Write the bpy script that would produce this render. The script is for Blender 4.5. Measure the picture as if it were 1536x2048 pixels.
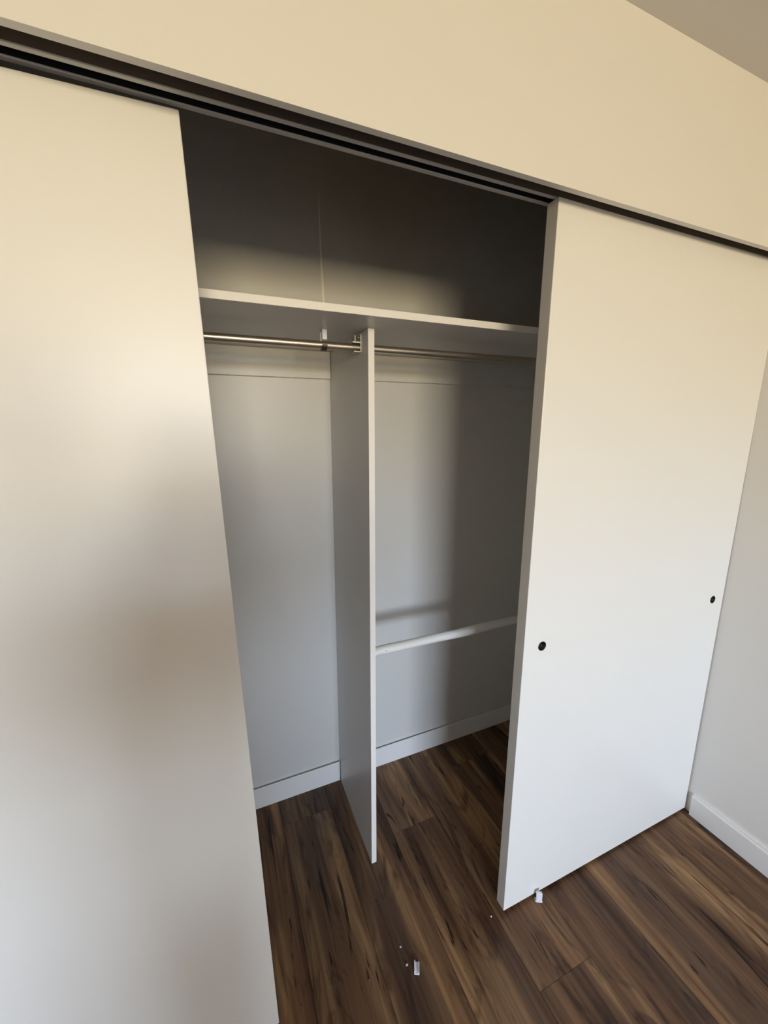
import bpy, bmesh, math, random
from mathutils import Vector, Matrix
for o in list(bpy.data.objects): bpy.data.objects.remove(o)
S = bpy.context.scene
COL = S.collection
random.seed(7)

# ------------------------------------------------------------------ camera
cam_d = bpy.data.cameras.new('camera'); cam = bpy.data.objects.new('camera', cam_d); COL.objects.link(cam)
F, YAW, PITCH, ROLL = 792.97, 0.395, -0.201, -0.0052
CAM = Vector((0.1723, -0.711, 1.5345))
cam.matrix_world = Matrix.Translation(CAM) @ Matrix.Rotation(-YAW, 4, 'Z') @ Matrix.Rotation(PITCH, 4, 'X') @ \
    Matrix.Rotation(-ROLL, 4, 'Y') @ Matrix.Rotation(math.pi/2, 4, 'X')
cam_d.sensor_fit = 'VERTICAL'; cam_d.sensor_height = 36.0
cam_d.lens = F/2048*36.0
cam_d.shift_x = 6.76/2048; cam_d.shift_y = -7.4/2048
cam_d.clip_start = 0.005
S.camera = cam

# ------------------------------------------------------------------ daylight outside the window
W = bpy.data.worlds.new('world'); S.world = W; W.use_nodes = True
nt = W.node_tree; nt.nodes.clear()
tc = nt.nodes.new('ShaderNodeTexCoord'); sp = nt.nodes.new('ShaderNodeSeparateXYZ')
rp = nt.nodes.new('ShaderNodeValToRGB'); bg = nt.nodes.new('ShaderNodeBackground'); ow = nt.nodes.new('ShaderNodeOutputWorld')
mr = nt.nodes.new('ShaderNodeMapRange'); mr.inputs[1].default_value = -0.5; mr.inputs[2].default_value = 0.5
nt.links.new(tc.outputs['Generated'], sp.inputs[0]); nt.links.new(sp.outputs[2], mr.inputs[0])
nt.links.new(mr.outputs[0], rp.inputs[0]); nt.links.new(rp.outputs[0], bg.inputs[0]); nt.links.new(bg.outputs[0], ow.inputs[0])
cr = rp.color_ramp
cr.elements[0].position = 0.0; cr.elements[0].color = (0.80, 0.60, 0.36, 1)      # sunlit ground
cr.elements[1].position = 1.0; cr.elements[1].color = (1.05, 1.25, 1.70, 1)       # open sky
for p, c in ((0.46, (1.00, 0.82, 0.50)), (0.50, (1.13, 0.95, 0.60)), (0.54, (1.15, 1.03, 0.80)), (0.59, (1.15, 1.18, 1.20)), (0.67, (1.25, 1.45, 1.72)), (0.80, (1.25, 1.52, 1.95))):
    e = cr.elements.new(p); e.color = (*c, 1)
bg.inputs[1].default_value = 10.3
WX0, WX1, WZ0, WZ1, WY = -1.10, 0.98, 1.30, 2.33, -5.5                           # the window opening
pd = bpy.data.lights.new('window_portal', 'AREA'); pd.shape = 'RECTANGLE'; pd.size = WX1-WX0; pd.size_y = WZ1-WZ0
pd.cycles.is_portal = True
po = bpy.data.objects.new('window_portal', pd); COL.objects.link(po)
po.location = ((WX0+WX1)/2, WY-0.02, (WZ0+WZ1)/2); po.rotation_euler = (math.pi/2, 0, 0)

vs = S.view_settings
vs.view_transform = 'Standard'; vs.look = 'None'; vs.exposure = 1.75; vs.gamma = 1.0; vs.use_curve_mapping = False
S.cycles.use_denoising = True
S.cycles.max_bounces = 10; S.cycles.diffuse_bounces = 8; S.cycles.glossy_bounces = 4
S.cycles.caustics_reflective = False; S.cycles.caustics_refractive = False
S.cycles.sample_clamp_indirect = 6.0

# ------------------------------------------------------------------ materials
def mat(name, col, rough=0.5, metal=0.0, bump=0.0, bscale=200.0, spec=0.5, mottle=0.0, coat=0.0):
    m = bpy.data.materials.new(name); m.use_nodes = True; t = m.node_tree
    b = t.nodes['Principled BSDF']
    b.inputs['Base Color'].default_value = (*col, 1); b.inputs['Roughness'].default_value = rough
    b.inputs['Metallic'].default_value = metal; b.inputs['Specular IOR Level'].default_value = spec
    b.inputs['Coat Weight'].default_value = coat
    g = t.nodes.new('ShaderNodeNewGeometry')
    if bump:
        n = t.nodes.new('ShaderNodeTexNoise'); n.inputs['Scale'].default_value = bscale; n.inputs['Detail'].default_value = 3
        bp = t.nodes.new('ShaderNodeBump'); bp.inputs['Strength'].default_value = bump; bp.inputs['Distance'].default_value = 0.001
        t.links.new(g.outputs['Position'], n.inputs['Vector']); t.links.new(n.outputs[0], bp.inputs['Height'])
        t.links.new(bp.outputs[0], b.inputs['Normal'])
    n2 = t.nodes.new('ShaderNodeTexNoise'); n2.inputs['Scale'].default_value = 6.0; n2.inputs['Detail'].default_value = 4
    mx = t.nodes.new('ShaderNodeMix'); mx.data_type = 'RGBA'
    mx.inputs[6].default_value = tuple(c*(1-mottle) for c in col)+(1,); mx.inputs[7].default_value = (*col, 1)
    t.links.new(g.outputs['Position'], n2.inputs['Vector']); t.links.new(n2.outputs[0], mx.inputs[0])
    t.links.new(mx.outputs[2], b.inputs['Base Color'])
    return m
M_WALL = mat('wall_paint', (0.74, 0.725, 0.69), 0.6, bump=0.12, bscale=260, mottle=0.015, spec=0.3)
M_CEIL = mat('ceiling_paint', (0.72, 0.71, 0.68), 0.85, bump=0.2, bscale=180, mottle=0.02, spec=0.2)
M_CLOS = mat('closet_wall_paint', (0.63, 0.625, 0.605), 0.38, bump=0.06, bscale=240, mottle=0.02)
M_DOOR = mat('door_paint', (0.79, 0.785, 0.75), 0.34, bump=0.05, bscale=420, mottle=0.01)
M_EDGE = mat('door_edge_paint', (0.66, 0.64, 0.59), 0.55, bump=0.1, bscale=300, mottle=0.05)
M_TRIM = mat('trim_paint', (0.78, 0.775, 0.76), 0.35, bump=0.03, bscale=300, mottle=0.01)
M_SHELF = mat('shelf_melamine', (0.63, 0.615, 0.59), 0.35, mottle=0.01)
M_SHEDGE = mat('shelf_edge_band', (0.82, 0.80, 0.765), 0.4, mottle=0.01)
M_ROD = mat('brushed_nickel', (0.60, 0.53, 0.44), 0.33, metal=1.0, mottle=0.05)
M_SOCK = mat('socket_metal', (0.50, 0.46, 0.40), 0.35, metal=1.0)
M_POLE = mat('painted_pole', (0.76, 0.76, 0.74), 0.4, bump=0.2, bscale=60, mottle=0.06)
M_TRACK = mat('track_aluminium', (0.60, 0.60, 0.58), 0.5, metal=0.0, mottle=0.1)
M_TRSH = mat('track_web_shade', (0.14, 0.115, 0.098), 0.5, mottle=0.1)  # web and fascia coloured dark brown for the shade in the header pocket
M_TRIN = mat('track_channel_shade', (0.012, 0.014, 0.018), 0.5)  # black stands in for the shadow inside the track lanes
M_BLACK = mat('black_plastic', (0.006, 0.006, 0.006), 0.45, spec=0.25)
M_WPL = mat('white_plastic', (0.74, 0.75, 0.80), 0.35)
M_DARKM = mat('dark_metal', (0.10, 0.085, 0.07), 0.4, metal=0.9)
M_CHIP = mat('plaster_chip', (0.70, 0.64, 0.54), 0.8)
M_TAN = mat('tan_speck', (0.22, 0.16, 0.11), 0.8)
M_BEAD = mat('bead_highlight', (0.95, 0.93, 0.88), 0.35)  # near-white stands in for the glossy highlight along the wall seam
M_CLCEIL = mat('closet_ceiling_shade', (0.30, 0.28, 0.25), 0.9, bump=0.2, bscale=120, mottle=0.1)  # closet ceiling darkened in colour to stand in for shade
M_SUB = mat('subfloor', (0.02, 0.013, 0.009), 0.9)
M_SKIN = mat('skin', (0.55, 0.34, 0.25), 0.5)
M_SHIRT = mat('grey_cotton', (0.16, 0.16, 0.17), 0.9, bump=0.3, bscale=700)
M_JEANS = mat('dark_denim', (0.03, 0.045, 0.08), 0.9, bump=0.3, bscale=700)
M_HAIR = mat('dark_hair', (0.02, 0.013, 0.01), 0.6, bump=0.6, bscale=300)
M_SHOE = mat('dark_leather', (0.03, 0.025, 0.02), 0.5)
M_EYE = mat('eye_white', (0.7, 0.7, 0.68), 0.2)

def wood():
    m = bpy.data.materials.new('walnut_plank'); m.use_nodes = True; t = m.node_tree; N = t.nodes.new; Lk = t.links.new
    b = t.nodes['Principled BSDF']
    tcn = N('ShaderNodeTexCoord'); oi = N('ShaderNodeObjectInfo')
    off = N('ShaderNodeVectorMath'); off.operation = 'MULTIPLY_ADD'
    cmb = N('ShaderNodeCombineXYZ')
    for i in range(3): Lk(oi.outputs['Random'], cmb.inputs[i])
    off.inputs[1].default_value = (37.0, 91.0, 13.0)
    Lk(cmb.outputs[0], off.inputs[0]); Lk(tcn.outputs['Object'], off.inputs[2])
    def noise(sx, sy, det=4, dist=0.0, rough=0.55):
        mp = N('ShaderNodeMapping'); mp.inputs['Scale'].default_value = (sx, sy, 1)
        n = N('ShaderNodeTexNoise'); n.inputs['Scale'].default_value = 1; n.inputs['Detail'].default_value = det
        n.inputs['Distortion'].default_value = dist; n.inputs['Roughness'].default_value = rough
        Lk(off.outputs[0], mp.inputs[0]); Lk(mp.outputs[0], n.inputs['Vector']); return n.outputs[0]
    def ramp(v, stops):
        r = N('ShaderNodeValToRGB'); e = r.color_ramp.elements
        e[0].position, e[0].color = stops[0][0], (*stops[0][1], 1); e[1].position, e[1].color = stops[-1][0], (*stops[-1][1], 1)
        for p, c in stops[1:-1]: q = e.new(p); q.color = (*c, 1)
        Lk(v, r.inputs[0]); return r.outputs[0]
    def mix(mode, fac, a, c):
        x = N('ShaderNodeMix'); x.data_type = 'RGBA'; x.blend_type = mode
        if isinstance(fac, float): x.inputs[0].default_value = fac
        else: Lk(fac, x.inputs[0])
        for sock, v in ((x.inputs[6], a), (x.inputs[7], c)):
            if isinstance(v, tuple): sock.default_value = (*v, 1)
            else: Lk(v, sock)
        return x.outputs[2]
    big = noise(10, 0.8, 3, 0.9)
    c1 = ramp(big, [(0.26, (0.044, 0.021, 0.012)), (0.40, (0.092, 0.046, 0.025)), (0.52, (0.165, 0.092, 0.048)),
                    (0.62, (0.285, 0.170, 0.084)), (0.74, (0.165, 0.098, 0.055))])
    grey = noise(6, 0.8, 2, 0.6)
    c2 = mix('MIX', ramp(grey, [(0.48, (0, 0, 0)), (0.62, (0.55, 0.55, 0.55))]), c1, (0.098, 0.064, 0.043))
    tone = ramp(oi.outputs['Random'], [(0.0, (0.85, 0.84, 0.83)), (0.5, (1, 1, 1)), (1.0, (1.14, 1.12, 1.06))])
    c3 = mix('MULTIPLY', 1.0, c2, tone)
    # each plank is printed as two strips, each with its own tone
    sx_ = N('ShaderNodeSeparateXYZ'); Lk(tcn.outputs['Object'], sx_.inputs[0])
    gt = N('ShaderNodeMath'); gt.operation = 'GREATER_THAN'; gt.inputs[1].default_value = 0.004; Lk(sx_.outputs[0], gt.inputs[0])
    ad = N('ShaderNodeMath'); ad.operation = 'MULTIPLY_ADD'; ad.inputs[1].default_value = 61.7; Lk(oi.outputs['Random'], ad.inputs[0]); Lk(gt.outputs[0], ad.inputs[2])
    wn_ = N('ShaderNodeTexWhiteNoise'); wn_.noise_dimensions = '1D'; Lk(ad.outputs[0], wn_.inputs['W'])
    c3 = mix('MULTIPLY', 1.0, c3, ramp(wn_.outputs['Value'], [(0.0, (0.76, 0.76, 0.77)), (0.5, (1.04, 1.03, 1.0)), (1.0, (1.42, 1.38, 1.27))]))
    fine = ramp(noise(130, 3.0, 3, 0.3), [(0.3, (0.84, 0.83, 0.82)), (0.65, (1.06, 1.06, 1.06))])
    c4 = mix('MULTIPLY', 0.8, c3, fine)
    strk = ramp(noise(38, 1.1, 2, 1.0, 0.5), [(0.56, (1, 1, 1)), (0.74, (0.62, 0.58, 0.55))])
    c5 = mix('MULTIPLY', 1.0, c4, strk)
    crk = ramp(noise(24, 2.4, 4, 2.2, 0.58), [(0.62, (1, 1, 1)), (0.675, (0.14, 0.12, 0.11))])
    smk = ramp(noise(9, 2.6, 3, 2.5, 0.6), [(0.54, (1, 1, 1)), (0.68, (0.48, 0.44, 0.43))])
    c6 = mix('MULTIPLY', 1.0, mix('MULTIPLY', 1.0, c5, smk), crk)
    mpw = N('ShaderNodeMapping'); mpw.inputs['Scale'].default_value = (9, 0.9, 1)
    wv = N('ShaderNodeTexWave'); wv.bands_direction = 'X'; wv.inputs['Scale'].default_value = 1.6; wv.inputs['Distortion'].default_value = 9
    wv.inputs['Detail'].default_value = 2; wv.inputs['Detail Scale'].default_value = 1.2
    Lk(off.outputs[0], mpw.inputs[0]); Lk(mpw.outputs[0], wv.inputs['Vector'])
    c7 = mix('MULTIPLY', 0.35, c6, ramp(wv.outputs['Fac'], [(0.0, (0.55, 0.52, 0.5)), (0.5, (1, 1, 1))]))
    Lk(c7, b.inputs['Base Color'])
    b.inputs['Roughness'].default_value = 0.42; b.inputs['Specular IOR Level'].default_value = 0.28
    bp = N('ShaderNodeBump'); bp.inputs['Strength'].default_value = 0.25; bp.inputs['Distance'].default_value = 0.0006
    Lk(noise(150, 4.0, 3, 0.3), bp.inputs['Height']); Lk(bp.outputs[0], b.inputs['Normal'])
    return m
M_WOOD = wood()

# ------------------------------------------------------------------ helpers
def link(name, bm, m, parent=None, loc=(0, 0, 0), smooth=False):
    me = bpy.data.meshes.new(name); bm.normal_update(); bm.to_mesh(me); bm.free()
    for mm in (m if isinstance(m, (list, tuple)) else [m]): me.materials.append(mm)
    if smooth:
        for p in me.polygons: p.use_smooth = True
    o = bpy.data.objects.new(name, me); COL.objects.link(o); o.location = loc
    if parent: o.parent = parent
    return o
def box(bm, x0, x1, y0, y1, z0, z1, bev=0.0, seg=1):
    r = bmesh.ops.create_cube(bm, size=1.0)
    for v in r['verts']:
        v.co = Vector(((x0+x1)/2+v.co.x*(x1-x0), (y0+y1)/2+v.co.y*(y1-y0), (z0+z1)/2+v.co.z*(z1-z0)))
    if bev:
        es = list({e for v in r['verts'] for e in v.link_edges})
        bmesh.ops.bevel(bm, geom=es, offset=bev, segments=seg, affect='EDGES', profile=0.5)
def bx(name, b, m, parent=None, bev=0.0, seg=1, loc=(0, 0, 0)):
    bm = bmesh.new(); box(bm, *b, bev=bev, seg=seg); return link(name, bm, m, parent, loc)
def cyl(bm, a, b, r, seg=24, caps=True, r2=None):
    a, b = Vector(a), Vector(b); d = b-a
    q = d.to_track_quat('Z', 'Y').to_matrix().to_4x4()
    bmesh.ops.create_cone(bm, cap_ends=caps, segments=seg, radius1=r, radius2=r if r2 is None else r2, depth=d.length,
                          matrix=Matrix.Translation((a+b)/2) @ q)
def empty(name, loc=(0, 0, 0)):
    o = bpy.data.objects.new(name, None); COL.objects.link(o); o.location = loc; o.empty_display_size = 0.1; return o
def tag(o, label=None, cat=None, group=None, kind=None):
    if label: o['label'] = label
    if cat: o['category'] = cat
    if group: o['group'] = group
    if kind: o['kind'] = kind
    return o
def struct(name, boxes, m, label=None, cat=None, bev=0.0):
    bm = bmesh.new()
    for b in boxes: box(bm, *b, bev=bev)
    return tag(link(name, bm, m), label, cat, kind='structure')
def profile_x(name, prof, x0, x1, m, parent=None):
    """extrude a closed (y,z) outline along x"""
    bm = bmesh.new(); A = [bm.verts.new((x0, y, z)) for y, z in prof]; B = [bm.verts.new((x1, y, z)) for y, z in prof]
    n = len(prof)
    for i in range(n): bm.faces.new((A[i], A[(i+1) % n], B[(i+1) % n], B[i]))
    bm.faces.new(A[::-1]); bm.faces.new(B); bmesh.ops.recalc_face_normals(bm, faces=bm.faces)
    return link(name, bm, m, parent)
def profile_y(name, prof, y0, y1, m, parent=None):
    bm = bmesh.new(); A = [bm.verts.new((x, y0, z)) for x, z in prof]; B = [bm.verts.new((x, y1, z)) for x, z in prof]
    n = len(prof)
    for i in range(n): bm.faces.new((A[i], A[(i+1) % n], B[(i+1) % n], B[i]))
    bm.faces.new(A[::-1]); bm.faces.new(B); bmesh.ops.recalc_face_normals(bm, faces=bm.faces)
    return link(name, bm, m, parent)

# ------------------------------------------------------------------ room shell
XL, XR, YB, ZC, ZH = -3.0, 1.834, 0.746, 2.3667, 2.018
CL = -1.06                                                    # left jamb of the closet opening
fl = struct('floor', [(XL-0.1, XR+0.1, WY-0.1, YB+0.1, -0.06, -0.008)], M_SUB, 'dark brown wood plank floor running into the closet', 'floor')
struct('ceiling', [(XL-0.1, XR+0.1, WY-0.1, 0.15, ZC, ZC+0.08)], M_CEIL, 'beige painted ceiling, corner seen at top right', 'ceiling')
struct('ceiling_closet', [(XL-0.1, XR+0.1, 0.15, YB+0.1, ZC+0.13, ZC+0.21)], M_CLCEIL, 'ceiling inside the closet, coloured dark for the shade up there', 'ceiling')
struct('wall_right', [(XR, XR+0.1, WY-0.1, YB+0.1, 0, ZC+0.21)], M_WALL, 'off-white wall on the right with white baseboard', 'wall')
struct('wall_left', [(XL-0.1, XL, WY-0.1, YB+0.1, 0, ZC)], M_WALL, 'off-white side wall on the left', 'wall')
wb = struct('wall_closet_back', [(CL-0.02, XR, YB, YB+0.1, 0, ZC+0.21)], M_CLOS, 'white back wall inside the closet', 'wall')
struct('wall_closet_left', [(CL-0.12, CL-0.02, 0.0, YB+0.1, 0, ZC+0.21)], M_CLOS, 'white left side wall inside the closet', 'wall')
# header over the opening: room face, soffit, with the track pocket behind the drywall edge
hd = struct('wall_header', [(XL, XR, 0.0, 0.0135, ZH, ZC), (XL, XR, 0.0135, 0.018, ZH+0.03, ZC), (XL, XR, 0.018, 0.15, 2.085, ZC+0.21),
                            (XL, XR, 0.135, 0.15, 2.068, 2.085)], M_WALL,
            'cream wall header above the sliding closet doors', 'wall')
struct('wall_front_left', [(XL, CL, 0.0, 0.15, 0, ZH+0.01)], M_WALL, 'off-white wall left of the closet opening', 'wall')
struct('wall_rear', [(XL, WX0, WY-0.1, WY, 0, ZC), (WX1, XR, WY-0.1, WY, 0, ZC), (WX0, WX1, WY-0.1, WY, 0, WZ0), (WX0, WX1, WY-0.1, WY, WZ1, ZC)],
       M_WALL, 'off-white wall with the window, opposite the closet', 'wall')
# window
wn = tag(empty('window_1', ((WX0+WX1)/2, WY, WZ0)), 'white framed window in the wall facing the closet', 'window', kind='structure')
cx = (WX0+WX1)/2
def wpart(name, b, m, bev=0.004):
    return bx(name, (b[0]-cx, b[1]-cx, b[2]-WY, b[3]-WY, b[4]-WZ0, b[5]-WZ0), m, wn, bev)
bm = bmesh.new()
for b in ((WX0, WX0+0.035, -0.08, -0.03, WZ0, WZ1), (WX1-0.035, WX1, -0.08, -0.03, WZ0, WZ1),
          (cx-0.02, cx+0.02, -0.08, -0.03, WZ0+0.035, WZ1-0.035),
          (WX0+0.035, WX1-0.035, -0.08, -0.03, WZ0, WZ0+0.035), (WX0+0.035, WX1-0.035, -0.08, -0.03, WZ1-0.035, WZ1)):
    box(bm, b[0]-cx, b[1]-cx, b[2], b[3], b[4]-WZ0, b[5]-WZ0)
link('window_frame', bm, M_TRIM, wn)
wpart('window_sill', (WX0-0.03, WX1+0.03, WY-0.03, WY+0.04, WZ0-0.025, WZ0), M_TRIM)
gl = bpy.data.materials.new('window_glass'); gl.use_nodes = True; t = gl.node_tree; t.nodes.clear()
tr = t.nodes.new('ShaderNodeBsdfTransparent'); gs = t.nodes.new('ShaderNodeBsdfGlossy'); gs.inputs['Roughness'].default_value = 0.02
ms = t.nodes.new('ShaderNodeMixShader'); ms.inputs[0].default_value = 0.06; om = t.nodes.new('ShaderNodeOutputMaterial')
t.links.new(tr.outputs[0], ms.inputs[1]); t.links.new(gs.outputs[0], ms.inputs[2]); t.links.new(ms.outputs[0], om.inputs[0])
wpart('window_pane', (WX0+0.034, WX1-0.034, WY-0.058, WY-0.054, WZ0+0.034, WZ1-0.034), gl, 0)

# baseboards (stepped top: small cap over a flat board)
def bb_prof(d):      # d = outward direction sign, wall face at 0
    return [(0, 0.0), (d*0.013, 0.0), (d*0.013, 0.084), (d*0.0095, 0.089), (d*0.0085, 0.0952), (0, 0.0952)]
DX = 0.5752
SQ = [(0, 0), (-0.013, 0), (-0.013, 0.0945), (-0.0123, 0.0952), (0, 0.0865)]  # top slopes back to the wall so the ledge looks shaded
b1 = profile_x('baseboard_closet_left', [(YB+a, z) for a, z in SQ], CL-0.02, DX-0.003, M_TRIM)
tag(b1, 'white baseboard in the left bay of the closet', 'baseboard', kind='structure')
b2 = profile_x('baseboard_closet_right', [(YB+a, z) for a, z in SQ], DX+0.019, XR-0.001, M_TRIM)
tag(b2, 'white baseboard in the right bay of the closet, half in shade', 'baseboard', kind='structure')
b3 = profile_y('baseboard_right', [(XR+a, z) for a, z in bb_prof(-1)], WY+0.014, 0.031, M_TRIM)
tag(b3, 'white baseboard along the right wall', 'baseboard', kind='structure')
b4 = profile_x('baseboard_rear', [(WY-a, z) for a, z in bb_prof(-1)], XL+0.014, XR-0.014, M_TRIM)
tag(b4, 'white baseboard under the window', 'baseboard', kind='structure')
b5 = profile_y('baseboard_left', [(XL-a, z) for a, z in bb_prof(-1)], WY+0.014, 0.0, M_TRIM)
tag(b5, 'white baseboard along the left wall', 'baseboard', kind='structure')

# vertical joint bead on the back wall above the shelf
pts = [(0.5625, 2.30), (0.5618, 2.25), (0.5620, 2.20), (0.5630, 2.13), (0.5665, 2.035), (0.5684, 1.968), (0.5690, 1.90), (0.5690, 1.82)]
bm = bmesh.new(); prev = None
for i, (x, z) in enumerate(pts):
    w = 0.0013+0.0024*min(1, (2.30-z)/0.12)
    ring = [bm.verts.new((x-w, YB, z)), bm.verts.new((x-w*0.5, YB-0.0020, z)), bm.verts.new((x+w*0.5, YB-0.0020, z)), bm.verts.new((x+w, YB, z))]
    if prev:
        for k in range(3): bm.faces.new((prev[k], prev[k+1], ring[k+1], ring[k]))
    prev = ring
bmesh.ops.recalc_face_normals(bm, faces=bm.faces)
o = link('joint_bead', bm, M_BEAD, wb); o['label'] = 'thin vertical bead of caulk on the back wall above the shelf, its highlight coloured in'

# ------------------------------------------------------------------ floor planks
PW, PL = 0.1935, 1.22
seam0 = 0.4975
ends = {2: 0.424, 3: -0.132}
k0 = int(math.floor((XL-seam0)/PW)); k1 = int(math.ceil((XR-seam0)/PW))
for k in range(k0, k1):
    x0 = max(seam0+k*PW, XL); x1 = min(seam0+(k+1)*PW, XR)
    e = 0.424 if k == 1 else (-0.132 if k == 2 else random.uniform(0, PL))
    if k == 0: e = 1.05
    if k in (3, 4): e = -0.62 - 0.35*(k-3)
    if k == 5: e = 0.55
    if k == -1: e = 0.62
    y = e
    while y < YB: y += PL
    while y > WY:
        ya, yb = max(y-PL, WY), min(y, YB)
        if yb-ya > 0.01:
            g = 0.0004; cxp, cyp = (x0+x1)/2, (ya+yb)/2
            bm = bmesh.new(); box(bm, -(x1-x0)/2+g, (x1-x0)/2-g, -(yb-ya)/2+g, (yb-ya)/2-g, -0.008, 0.0, bev=0.0004)
            link('plank', bm, M_WOOD, fl, (cxp, cyp, 0))
        y -= PL

# ------------------------------------------------------------------ bypass track
tk = tag(empty('sliding_door_track', ((CL+XR)/2, 0.075, 2.05)), 'grey metal two-lane sliding door track under the header, shade coloured into its lanes', 'track')
tx = (CL+XR)/2
def trk(name, y0, y1, z0, z1, m, bev=0.0):
    return bx(name, (CL-tx, XR-0.001-tx, y0-0.075, y1-0.075, z0-2.05, z1-2.05), m, tk, bev)
trk('track_body', 0.019, 0.134, 2.078, 2.0845, M_TRIN)
trk('fascia', 0.0185, 0.0205, 2.050, 2.078, M_TRSH)
trk('lane_web', 0.0608, 0.0630, 2.0345, 2.078, M_TRSH)
o = trk('lane_lip', 0.0597, 0.0678, 2.0318, 2.0345, M_TRACK, 0.0006); o['label'] = 'grey aluminium lip between the lanes'
trk('rear_web', 0.0868, 0.0890, 2.0345, 2.078, M_TRIN)
o = trk('rear_lip', 0.0856, 0.0950, 2.0318, 2.0345, M_TRACK, 0.0006); o['label'] = 'grey aluminium lip behind the lane coloured black for shade'
bm = bmesh.new()
cyl(bm, (1.055-tx, 0.090-0.075, 2.0335-2.05), (1.055-tx, 0.090-0.075, 2.0305-2.05), 0.0035, 12)
link('screw', bm, M_SOCK, tk)

# ------------------------------------------------------------------ sliding doors
def door(name, x0, x1, y0, th, z0, z1, tilt, pulls, label):
    """tilt = dx per metre of height about the corner (x0,z=0)"""
    root = tag(empty(name, (x0, y0, 0)), label, 'door')
    w = x1-x0
    bm = bmesh.new(); box(bm, 0, w, 0, th, z0, z1, bev=0.0015, seg=2)
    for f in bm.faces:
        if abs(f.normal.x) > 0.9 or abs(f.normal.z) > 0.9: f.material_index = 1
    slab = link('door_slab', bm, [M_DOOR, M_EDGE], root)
    R = 0.0132
    if pulls:
        cb = bmesh.new()
        for px, pz in pulls: cyl(cb, (px, -0.01, pz), (px, 0.0105, pz), R-0.0012, 40)
        cut = link('cutter', cb, M_DOOR, root)
        md = slab.modifiers.new('cut', 'BOOLEAN'); md.object = cut; md.solver = 'EXACT'; md.operation = 'DIFFERENCE'
        bpy.context.view_layer.update()
        me = bpy.data.meshes.new_from_object(slab.evaluated_get(bpy.context.evaluated_depsgraph_get()))
        slab.modifiers.clear(); slab.data = me; bpy.data.objects.remove(cut)
    for px, pz in pulls:
        # recessed cup: flange ring, wall, floor
        prof = [(R+0.0006, 0.0), (R+0.0006, -0.0012), (R-0.0006, -0.0016), (R-0.0026, -0.0006), (R-0.0036, 0.0075), (0.006, 0.0088), (0.0001, 0.0088)]
        bm = bmesh.new(); seg = 40; rows = []
        for r, yy in prof: rows.append([bm.verts.new((r*math.cos(a), yy, r*math.sin(a))) for a in [2*math.pi*i/seg for i in range(seg)]])
        for a, b in zip(rows, rows[1:]):
            for i in range(seg): bm.faces.new((a[i], a[(i+1) % seg], b[(i+1) % seg], b[i]))
        bm.faces.new(rows[-1]); bmesh.ops.recalc_face_normals(bm, faces=bm.faces)
        o = link('finger_pull', bm, M_BLACK, root, (px, 0, pz), smooth=True); o['label'] = 'round black recessed finger pull'
    root.rotation_euler = (0, math.atan(tilt), 0)
    return root
XrL, XrR = 0.9082, 1.8258
dr = door('sliding_door', XrL, XrR, 0.050, 0.034, 0.0155, 2.030, 0.005, [(0.978-XrL-0.0047, 0.9317), (1.7673-XrL-0.0047, 0.9330)],
          'right-hand white sliding door with two black finger pulls, in front lane')
dl = door('sliding_door', 0.2095-1.2, 0.2095, 0.096, 0.034, 0.0, 2.0, 0.0, [],
          'left-hand plain white sliding door filling the left edge of the view')
# the left door hangs out of plumb: rebuild its slab about its right edge
slab = dl.children[0]
dl.location = (0.2091, 0.0882, 0.0)
tl = -0.0215
for v in slab.data.vertices:
    v.co.x -= 1.2
    v.co.z = (0.0015 - v.co.x*0.0215) if v.co.z < 1.0 else v.co.z+0.0258
dl.rotation_euler = (0, math.atan(tl), 0)

# hanger wheels brackets hidden in the pocket are not visible; door guides on the floor
gd = tag(empty('floor_guide', (1.0495, 0.037, 0)), 'small white plastic floor guide standing against the bottom edge of the right sliding door', 'door guide')
gd.location = (1.040, 0.034, 0); gd.rotation_euler = (0, 0, math.radians(-31))
bx('guide_block', (-0.0095, 0.0095, -0.0035, 0.0025, 0.0, 0.037), M_WPL, gd, 0.0014, 2)
bx('guide_base', (-0.012, 0.012, -0.002, 0.010, 0.0, 0.003), M_WPL, gd, 0.0008)
bx('guide_fin', (-0.0085, 0.0085, 0.0025, 0.0085, 0.026, 0.034), M_WPL, gd, 0.0012)

g2 = tag(empty('floor_guide', (0.5925, 0.0435, 0)), 'loose white plastic floor guide lying on the planks left of the open door', 'door guide')
g2.rotation_euler = (0, 0, math.radians(-27))
bx('guide_base', (-0.0075, 0.0075, -0.014, 0.014, 0.0, 0.003), M_WPL, g2, 0.0008)
bx('guide_fin', (-0.0075, -0.0045, -0.012, 0.014, 0.003, 0.0095), M_WPL, g2, 0.0008)
bx('guide_fin', (0.0045, 0.0075, -0.014, 0.011, 0.003, 0.0095), M_WPL, g2, 0.0008)
# crumbs
def chip(x, y, r, m, name, label, cat, seed):
    rnd = random.Random(seed); bm = bmesh.new(); bmesh.ops.create_icosphere(bm, subdivisions=1, radius=r)
    for v in bm.verts: v.co *= rnd.uniform(0.65, 1.25); v.co.z *= 0.55
    zm = min(v.co.z for v in bm.verts)
    for v in bm.verts: v.co.z -= zm
    o = link(name, bm, m, None, (x, y, 0.0)); o.rotation_euler = (0, 0, rnd.uniform(0, 3)); return tag(o, label, cat)
chip(0.570, 0.105, 0.0030, M_CHIP, 'plaster_crumb', 'tiny pale crumb on the floor, furthest of the two behind the loose guide', 'crumb', 1)
chip(0.5694, 0.060, 0.0038, M_CHIP, 'plaster_crumb', 'tiny pale crumb just left of the loose white floor guide', 'crumb', 2)
chip(0.8695, 0.0614, 0.0034, M_CHIP, 'plaster_crumb', 'tiny pale crumb by the lower left corner of the right sliding door', 'crumb', 3)
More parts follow.
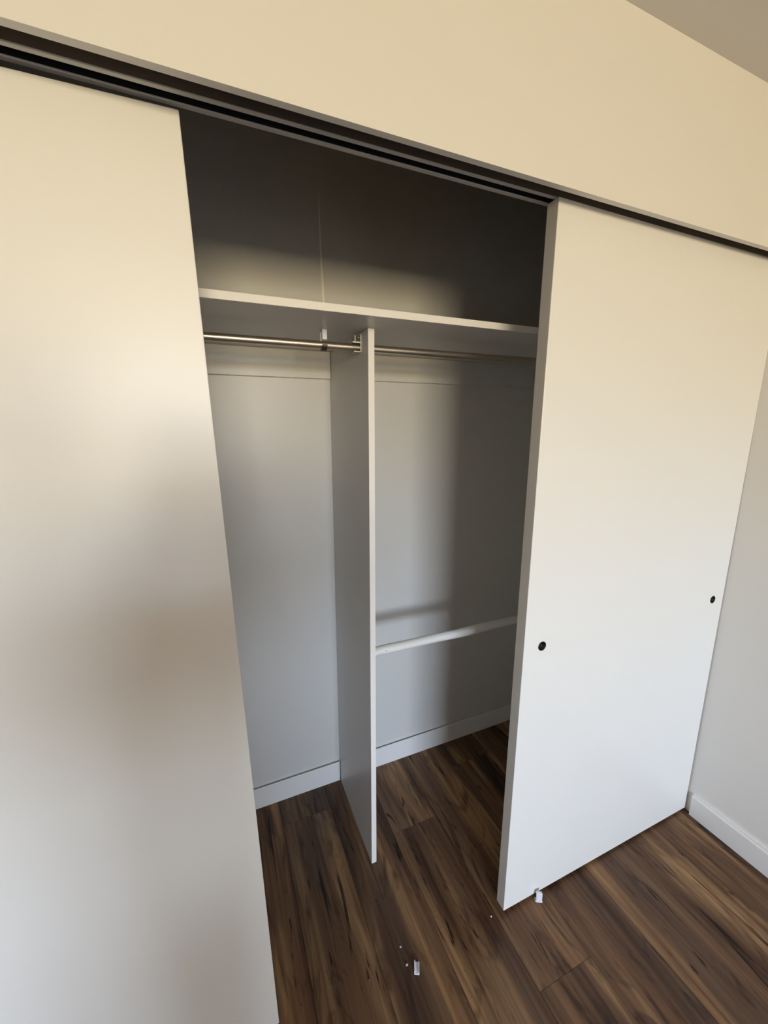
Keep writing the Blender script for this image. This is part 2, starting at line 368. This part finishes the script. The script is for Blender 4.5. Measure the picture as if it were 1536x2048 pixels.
chip(0.4573, 0.0725, 0.0030, M_TAN, 'dirt_speck', 'tan speck on the floor left of the loose guide and its crumbs', 'speck', 4)
chip(0.2698, 0.0997, 0.0018, M_SUB, 'dirt_speck', 'dark speck on the floor close to the left sliding door', 'speck', 5)

# ------------------------------------------------------------------ closet fittings
sh = tag(empty('closet_shelf', ((CL+XR)/2, 0.2425, 1.7977)), 'long white shelf across the closet above the hanging rods', 'shelf')
sx = (CL+XR)/2
bx('shelf_board', (CL-0.019-sx, XR-0.001-sx, 0.0022, YB-0.0005-0.2425, 0.0, 0.0173), M_SHELF, sh)
bx('edge_band', (CL-0.019-sx, XR-0.001-sx, 0.0, 0.0022, -0.0002, 0.0175), M_SHEDGE, sh, 0.0007)
for nm, xa, xb, lb in (('cleat', CL-0.019, DX+0.006, 'white wooden cleat under the shelf in the left bay'),
                       ('cleat', DX+0.027, XR-0.001, 'white wooden cleat under the shelf in the right bay')):
    o = bx(nm, (xa-sx, xb-sx, 0.728-0.2425, YB-0.0005-0.2425, 1.7059-1.7977, -0.0003), M_CLOS, sh, 0.0008)
# divider: tilts 4 mm per metre, notched over the baseboard
td = 0.0042; T = 0.018
dv = tag(empty('closet_divider', (DX, 0.3566, 0)), 'tall white vertical divider panel between the two closet bays', 'divider')
def panel(y0, y1, z0, z1, x0=0.0, x1=T):
    bm = bmesh.new(); box(bm, x0, x1, y0, y1, z0, z1, bev=0.0)
    return bm
prof = [(0.0015, 0.0), (0.0, 0.004), (0.0, 1.7972), (YB-0.3566-0.001, 1.7972), (YB-0.3566-0.001, 0.0975), (YB-0.3566-0.010, 0.0975), (YB-0.3566-0.010, 0.0)]
bm = bmesh.new()
A = [bm.verts.new((0+td*z, y, z)) for y, z in prof]; B = [bm.verts.new((T+td*z, y, z)) for y, z in prof]; n = len(prof)
for i in range(n): bm.faces.new((A[i], A[(i+1) % n], B[(i+1) % n], B[i]))
bm.faces.new(A[::-1]); bm.faces.new(B); bmesh.ops.recalc_face_normals(bm, faces=bm.faces)
link('divider_board', bm, M_SHELF, dv)
bm = bmesh.new()
box(bm, -0.0002, T+0.0002, -0.0025, 0.0, 0.002, 1.7970, bev=0.0011, seg=2)
for v in bm.verts: v.co.x += td*v.co.z
link('edge_band', bm, M_SHEDGE, dv)

YR, ZR, RR = 0.4244, 1.7585, 0.0105
DL = DX+td*ZR                      # divider left face at rod height
def rod(xa, xb, label, socket_x, sdir):
    r = tag(empty('closet_rod', ((xa+xb)/2, YR, ZR)), label, 'closet rod'); mx = (xa+xb)/2
    bm = bmesh.new(); cyl(bm, (xa-mx, 0, 0), (xb-mx, 0, 0), RR, 40)
    for e in bm.edges:
        e.smooth = abs((e.verts[0].co-e.verts[1].co).x) > 0.1       # keep the cap rims sharp
    o = link('rod_tube', bm, M_ROD, r, smooth=False)
    for p in o.data.polygons: p.use_smooth = abs(p.normal.x) < 0.5
    for s, d in zip(socket_x, sdir):
        bm = bmesh.new(); s -= mx
        # wall plate, saddle under the rod, two cheeks and screw tab
        box(bm, s, s+d*0.0020, -0.016, 0.016, -0.014, 0.034, bev=0.0006)
        box(bm, s+d*0.002, s+d*0.024, 0.0120, 0.0155, -0.008, 0.012, bev=0.0006)
        box(bm, s+d*0.002, s+d*0.020, -0.0125, 0.0125, -0.0140, -0.0112, bev=0.0006)
        so = link('rod_socket', bm, M_SOCK, r)
        bm = bmesh.new(); box(bm, s+d*0.002, s+d*0.0245, -0.0150, 0.0150, 0.0106, 0.0132, bev=0.0006)
        link('socket_bridge', bm, M_WPL, so)
        bm = bmesh.new(); cyl(bm, (s+d*0.002, 0, 0.027), (s+d*0.0045, 0, 0.027), 0.004, 14)
        box(bm, s+d*0.016, s+d*0.018, -0.0125, 0.0125, 0.0132, 0.031, bev=0.0005)
        link('socket_tab', bm, M_SOCK, so)
    return r
rod(CL-0.018, DL-0.0015, 'brushed nickel hanging rod in the left bay, catching a bright streak', (DL-0.0003,), (-1,))
rod(DL+T+0.0015, XR-0.0015, 'brushed nickel hanging rod in the right bay, running into shade', (XR-0.0003,), (-1,))
hk = tag(empty('rod_hanger', (0.4775, YR, 1.7974)), 'white strap hook dropping from the shelf and wrapping under the left rod', 'hook')
bx('strap', (-0.0065, 0.0065, 0.0110, 0.0135, -0.052, -0.0002), M_WPL, hk, 0.0005)
bx('strap_flange', (-0.0065, 0.0065, -0.012, 0.0135, -0.0030, -0.0002), M_WPL, hk, 0.0005)
bx('strap', (-0.0065, 0.0065, -0.0135, -0.0110, -0.0262, -0.0002), M_WPL, hk, 0.0005)
bm = bmesh.new()
seg = 12; prev = None
for i in range(seg+1):
    a = math.pi+math.pi*i/seg
    c, s_ = math.cos(a), math.sin(a)
    ring = [bm.verts.new((x, r*c*1.08, -0.0389+r*s_)) for x, r in ((-0.0068, 0.0112), (0.0068, 0.0112), (0.0068, 0.0152), (-0.0068, 0.0152))]
    if prev:
        for q in range(4): bm.faces.new((prev[q], prev[(q+1) % 4], ring[(q+1) % 4], ring[q]))
    else: bm.faces.new(ring)
    prev = ring
bm.faces.new(prev[::-1]); bmesh.ops.recalc_face_normals(bm, faces=bm.faces)
o = link('hook_cradle', bm, M_DARKM, hk); o['label'] = 'dark metal cradle under the rod'

# lower wooden pole in the right bay
zp, pr = 0.7885, 0.0158
pa, pb = DX+td*zp+T+0.0006, XR-0.0006
pole = tag(empty('closet_pole', ((pa+pb)/2, YR, zp)), 'white painted wooden pole low in the right bay', 'closet pole')
bm = bmesh.new(); seg = 28; rows = []
nn = 60; rnd = random.Random(3)
for i in range(nn+1):
    x = pa+(pb-pa)*i/nn-(pa+pb)/2
    dz = 0.0012*math.sin(i*0.23)+0.0006*math.sin(i*0.61)
    rr = pr+0.0004*math.sin(i*0.37)
    rows.append([bm.verts.new((x, rr*math.cos(a), rr*math.sin(a)+dz-0.008*(i/nn))) for a in [2*math.pi*j/seg for j in range(seg)]])
for a, b in zip(rows, rows[1:]):
    for j in range(seg): bm.faces.new((a[j], a[(j+1) % seg], b[(j+1) % seg], b[j]))
f1 = bm.faces.new(rows[0]); f2 = bm.faces.new(rows[-1])
for f in (f1, f2):
    for e in f.edges: e.smooth = False
bmesh.ops.recalc_face_normals(bm, faces=bm.faces)
link('pole_shaft', bm, M_POLE, pole, smooth=True)
bm = bmesh.new(); cyl(bm, (0.656-(pa+pb)/2, -pr*0.93, 0.0050), (0.656-(pa+pb)/2, -pr*1.02, 0.0055), 0.0018, 10)
o = link('nail_head', bm, M_TAN, pole)
for xx in (pa, pb-0.006):
    bm = bmesh.new(); cyl(bm, (xx-(pa+pb)/2, 0, -0.008 if xx > 1 else 0), (xx+0.006-(pa+pb)/2, 0, -0.008 if xx > 1 else 0), 0.0225, 28)
    link('pole_end_ring', bm, M_POLE, pole, smooth=False)

# ------------------------------------------------------------------ the person taking the picture (stands behind the view, casts the soft shadow)
def skin(name, joints, edges, m, parent, root=0, sub=2):
    me = bpy.data.meshes.new(name); me.from_pydata([j[0] for j in joints], edges, [])
    o = bpy.data.objects.new(name, me); COL.objects.link(o); o.parent = parent
    o.modifiers.new('skin', 'SKIN'); sv = me.skin_vertices[0].data
    for i, j in enumerate(joints):
        r = j[1]; sv[i].radius = r if isinstance(r, tuple) else (r, r)
        sv[i].use_root = (i == root)
    sb = o.modifiers.new('sub', 'SUBSURF'); sb.levels = sb.render_levels = sub
    me.materials.append(m)
    o.modifiers['skin'].use_smooth_shade = True
    bpy.context.view_layer.update()
    me2 = bpy.data.meshes.new_from_object(o.evaluated_get(bpy.context.evaluated_depsgraph_get()))
    o.modifiers.clear(); o.data = me2
    if not me2.materials: me2.materials.append(m)
    return o
PX, PY = 0.045, -1.17
person = tag(empty('person', (PX, PY, 0)), 'person in grey t-shirt and dark jeans holding a phone toward the closet', 'person')
person.rotation_euler = (0, 0, -0.25); person.scale = (1.0, 1.0, 0.965)
J = [((0, 0, 0.93), (0.15, 0.10)), ((0, 0, 1.10), (0.135, 0.095)), ((0, 0.005, 1.30), (0.155, 0.105)), ((0, 0, 1.42), (0.11, 0.075)),
     ((0, 0.01, 1.49), 0.052), ((0, 0.03, 1.56), 0.058),
     ((-0.18, 0, 1.41), 0.052), ((-0.23, 0.05, 1.17), 0.042), ((-0.06, 0.29, 1.37), 0.030), ((-0.03, 0.34, 1.41), 0.026),
     ((0.18, 0, 1.41), 0.052), ((0.27, 0.05, 1.17), 0.042), ((0.17, 0.29, 1.37), 0.030), ((0.15, 0.34, 1.41), 0.026),
     ((-0.08, 0, 0.85), 0.085), ((-0.085, 0.01, 0.48), 0.058), ((-0.085, -0.01, 0.09), 0.040),
     ((0.08, 0, 0.85), 0.085), ((0.085, 0.01, 0.48), 0.058), ((0.085, -0.01, 0.09), 0.040)]
Eg = [(0, 1), (1, 2), (2, 3), (3, 4), (4, 5), (3, 6), (6, 7), (7, 8), (8, 9), (3, 10), (10, 11), (11, 12), (12, 13), (0, 14), (14, 15), (15, 16), (0, 17), (17, 18), (18, 19)]
body = skin('body', J, Eg, M_SKIN, person)
# head
bm = bmesh.new(); bmesh.ops.create_uvsphere(bm, u_segments=32, v_segments=24, radius=0.1)
for v in bm.verts:
    x, y, z = v.co
    z2 = z*1.18
    w = 0.78*(1-0.22*max(0, -z/0.1)**1.3)
    yy = y*0.98
    if y > 0 and z < -0.03: yy = y*0.92+0.004
    v.co = (x*w, yy, z2)
    d = math.hypot(v.co.x/0.016, (v.co.z+0.012)/0.030)
    if y > 0 and d < 1: v.co.y += 0.022*(1-d)                      # nose
    for sxx in (-1, 1):
        d = math.hypot((v.co.x-sxx*0.032)/0.02, (v.co.z-0.012)/0.013)
        if y > 0 and d < 1: v.co.y -= 0.009*(1-d)                  # eye sockets
link('head', bm, M_SKIN, person, (0, 0.045, 1.625), smooth=True)
head = person.children[-1]
for sxx in (-1, 1):
    bm = bmesh.new(); bmesh.ops.create_uvsphere(bm, u_segments=12, v_segments=8, radius=0.011)
    link('eye', bm, M_EYE, head, (sxx*0.031, 0.078, 0.012), smooth=True)
    bm = bmesh.new(); bmesh.ops.create_uvsphere(bm, u_segments=10, v_segments=8, radius=0.03)
    for v in bm.verts: v.co.x *= 0.3; v.co.y *= 0.6
    link('ear', bm, M_SKIN, head, (sxx*0.078, -0.005, 0.0), smooth=True)
bm = bmesh.new(); bmesh.ops.create_uvsphere(bm, u_segments=12, v_segments=8, radius=0.022)
for v in bm.verts: v.co.y *= 0.25; v.co.z *= 0.28
link('mouth', bm, mat('lips', (0.4, 0.15, 0.12), 0.5), head, (0, 0.086, -0.055), smooth=True)
bm = bmesh.new(); bmesh.ops.create_uvsphere(bm, u_segments=32, v_segments=24, radius=0.1)
kill = [v for v in bm.verts if (v.co.z < 0.035 and v.co.y > -0.005) or v.co.z < -0.055]
bmesh.ops.delete(bm, geom=kill, context='VERTS')
for v in bm.verts: v.co = Vector((v.co.x*0.88, v.co.y*1.10-0.002, v.co.z*1.26))
link('hair', bm, M_HAIR, head, (0, 0, 0), smooth=True)
# hands with five fingers closed round the phone
for sxx, hx in ((-1, -0.03), (1, 0.15)):
    i = -sxx
    hj = [((hx, 0.335, 1.405), 0.022), ((hx+i*0.004, 0.375, 1.435), (0.030, 0.014)), ((hx+i*0.008, 0.405, 1.47), (0.032, 0.013))]
    he = [(0, 1), (1, 2)]
    for f in range(4):
        z0 = 1.452+f*0.017; L = (0.026, 0.031, 0.032, 0.028)[f]
        b0 = len(hj)
        hj += [((hx+i*0.002, 0.410, z0), 0.0095), ((hx-i*0.004, 0.410+L*0.8, z0+0.006), 0.0088), ((hx+i*0.012, 0.412+L*1.1, z0+0.010), 0.0080), ((hx+i*0.022, 0.405+L, z0+0.011), 0.0070)]
        he += [(2, b0), (b0, b0+1), (b0+1, b0+2), (b0+2, b0+3)]
    b0 = len(hj)
    hj += [((hx+i*0.020, 0.385, 1.445), 0.0105), ((hx+i*0.030, 0.392, 1.472), 0.0095), ((hx+i*0.034, 0.398, 1.495), 0.0080)]
    he += [(1, b0), (b0, b0+1), (b0+1, b0+2)]
    skin('hand', hj, he, M_SKIN, person, sub=1)
SJ = [((0, 0, 0.94), (0.19, 0.125)), ((0, 0, 1.10), (0.178, 0.120)), ((0, 0.005, 1.30), (0.168, 0.118)), ((0, 0, 1.43), (0.118, 0.083)),
      ((-0.185, 0, 1.415), 0.065), ((-0.215, 0.03, 1.25), 0.060), ((0.185, 0, 1.415), 0.065), ((0.25, 0.03, 1.25), 0.060)]
skin('t_shirt', SJ, [(0, 1), (1, 2), (2, 3), (3, 4), (4, 5), (3, 6), (6, 7)], M_SHIRT, person)
TJ = [((0, 0, 0.96), (0.160, 0.110)), ((0, 0, 0.90), (0.16, 0.11)), ((-0.098, 0, 0.82), 0.118), ((-0.095, 0.01, 0.48), 0.100), ((-0.09, -0.01, 0.08), 0.085),
      ((0.098, 0, 0.82), 0.118), ((0.095, 0.01, 0.48), 0.100), ((0.09, -0.01, 0.08), 0.085)]
skin('jeans', TJ, [(0, 1), (1, 2), (2, 3), (3, 4), (1, 5), (5, 6), (6, 7)], M_JEANS, person)
for sxx in (-1, 1):
    bm = bmesh.new(); box(bm, -0.042, 0.042, -0.10, 0.17, 0.0, 0.085, bev=0.03, seg=3)
    for v in bm.verts:
        if v.co.y > 0.03: v.co.z *= 1-0.35*min(1, (v.co.y-0.03)/0.12)
    link('shoe', bm, M_SHOE, person, (sxx*0.085, 0, 0.0), smooth=True)
phone = tag(empty('phone', (0.1723, -0.711, 1.5345)), 'black phone held up by the person facing the closet', 'phone')
phone.rotation_euler = (0, 0, -YAW)
bx('phone_case', (-0.022, 0.053, -0.0245, -0.0165, -0.135, 0.018), M_BLACK, phone, 0.003, 2)
bm = bmesh.new(); cyl(bm, (0, -0.0164, 0), (0, -0.0140, 0), 0.007, 20)
link('camera_lens', bm, M_BLACK, phone)
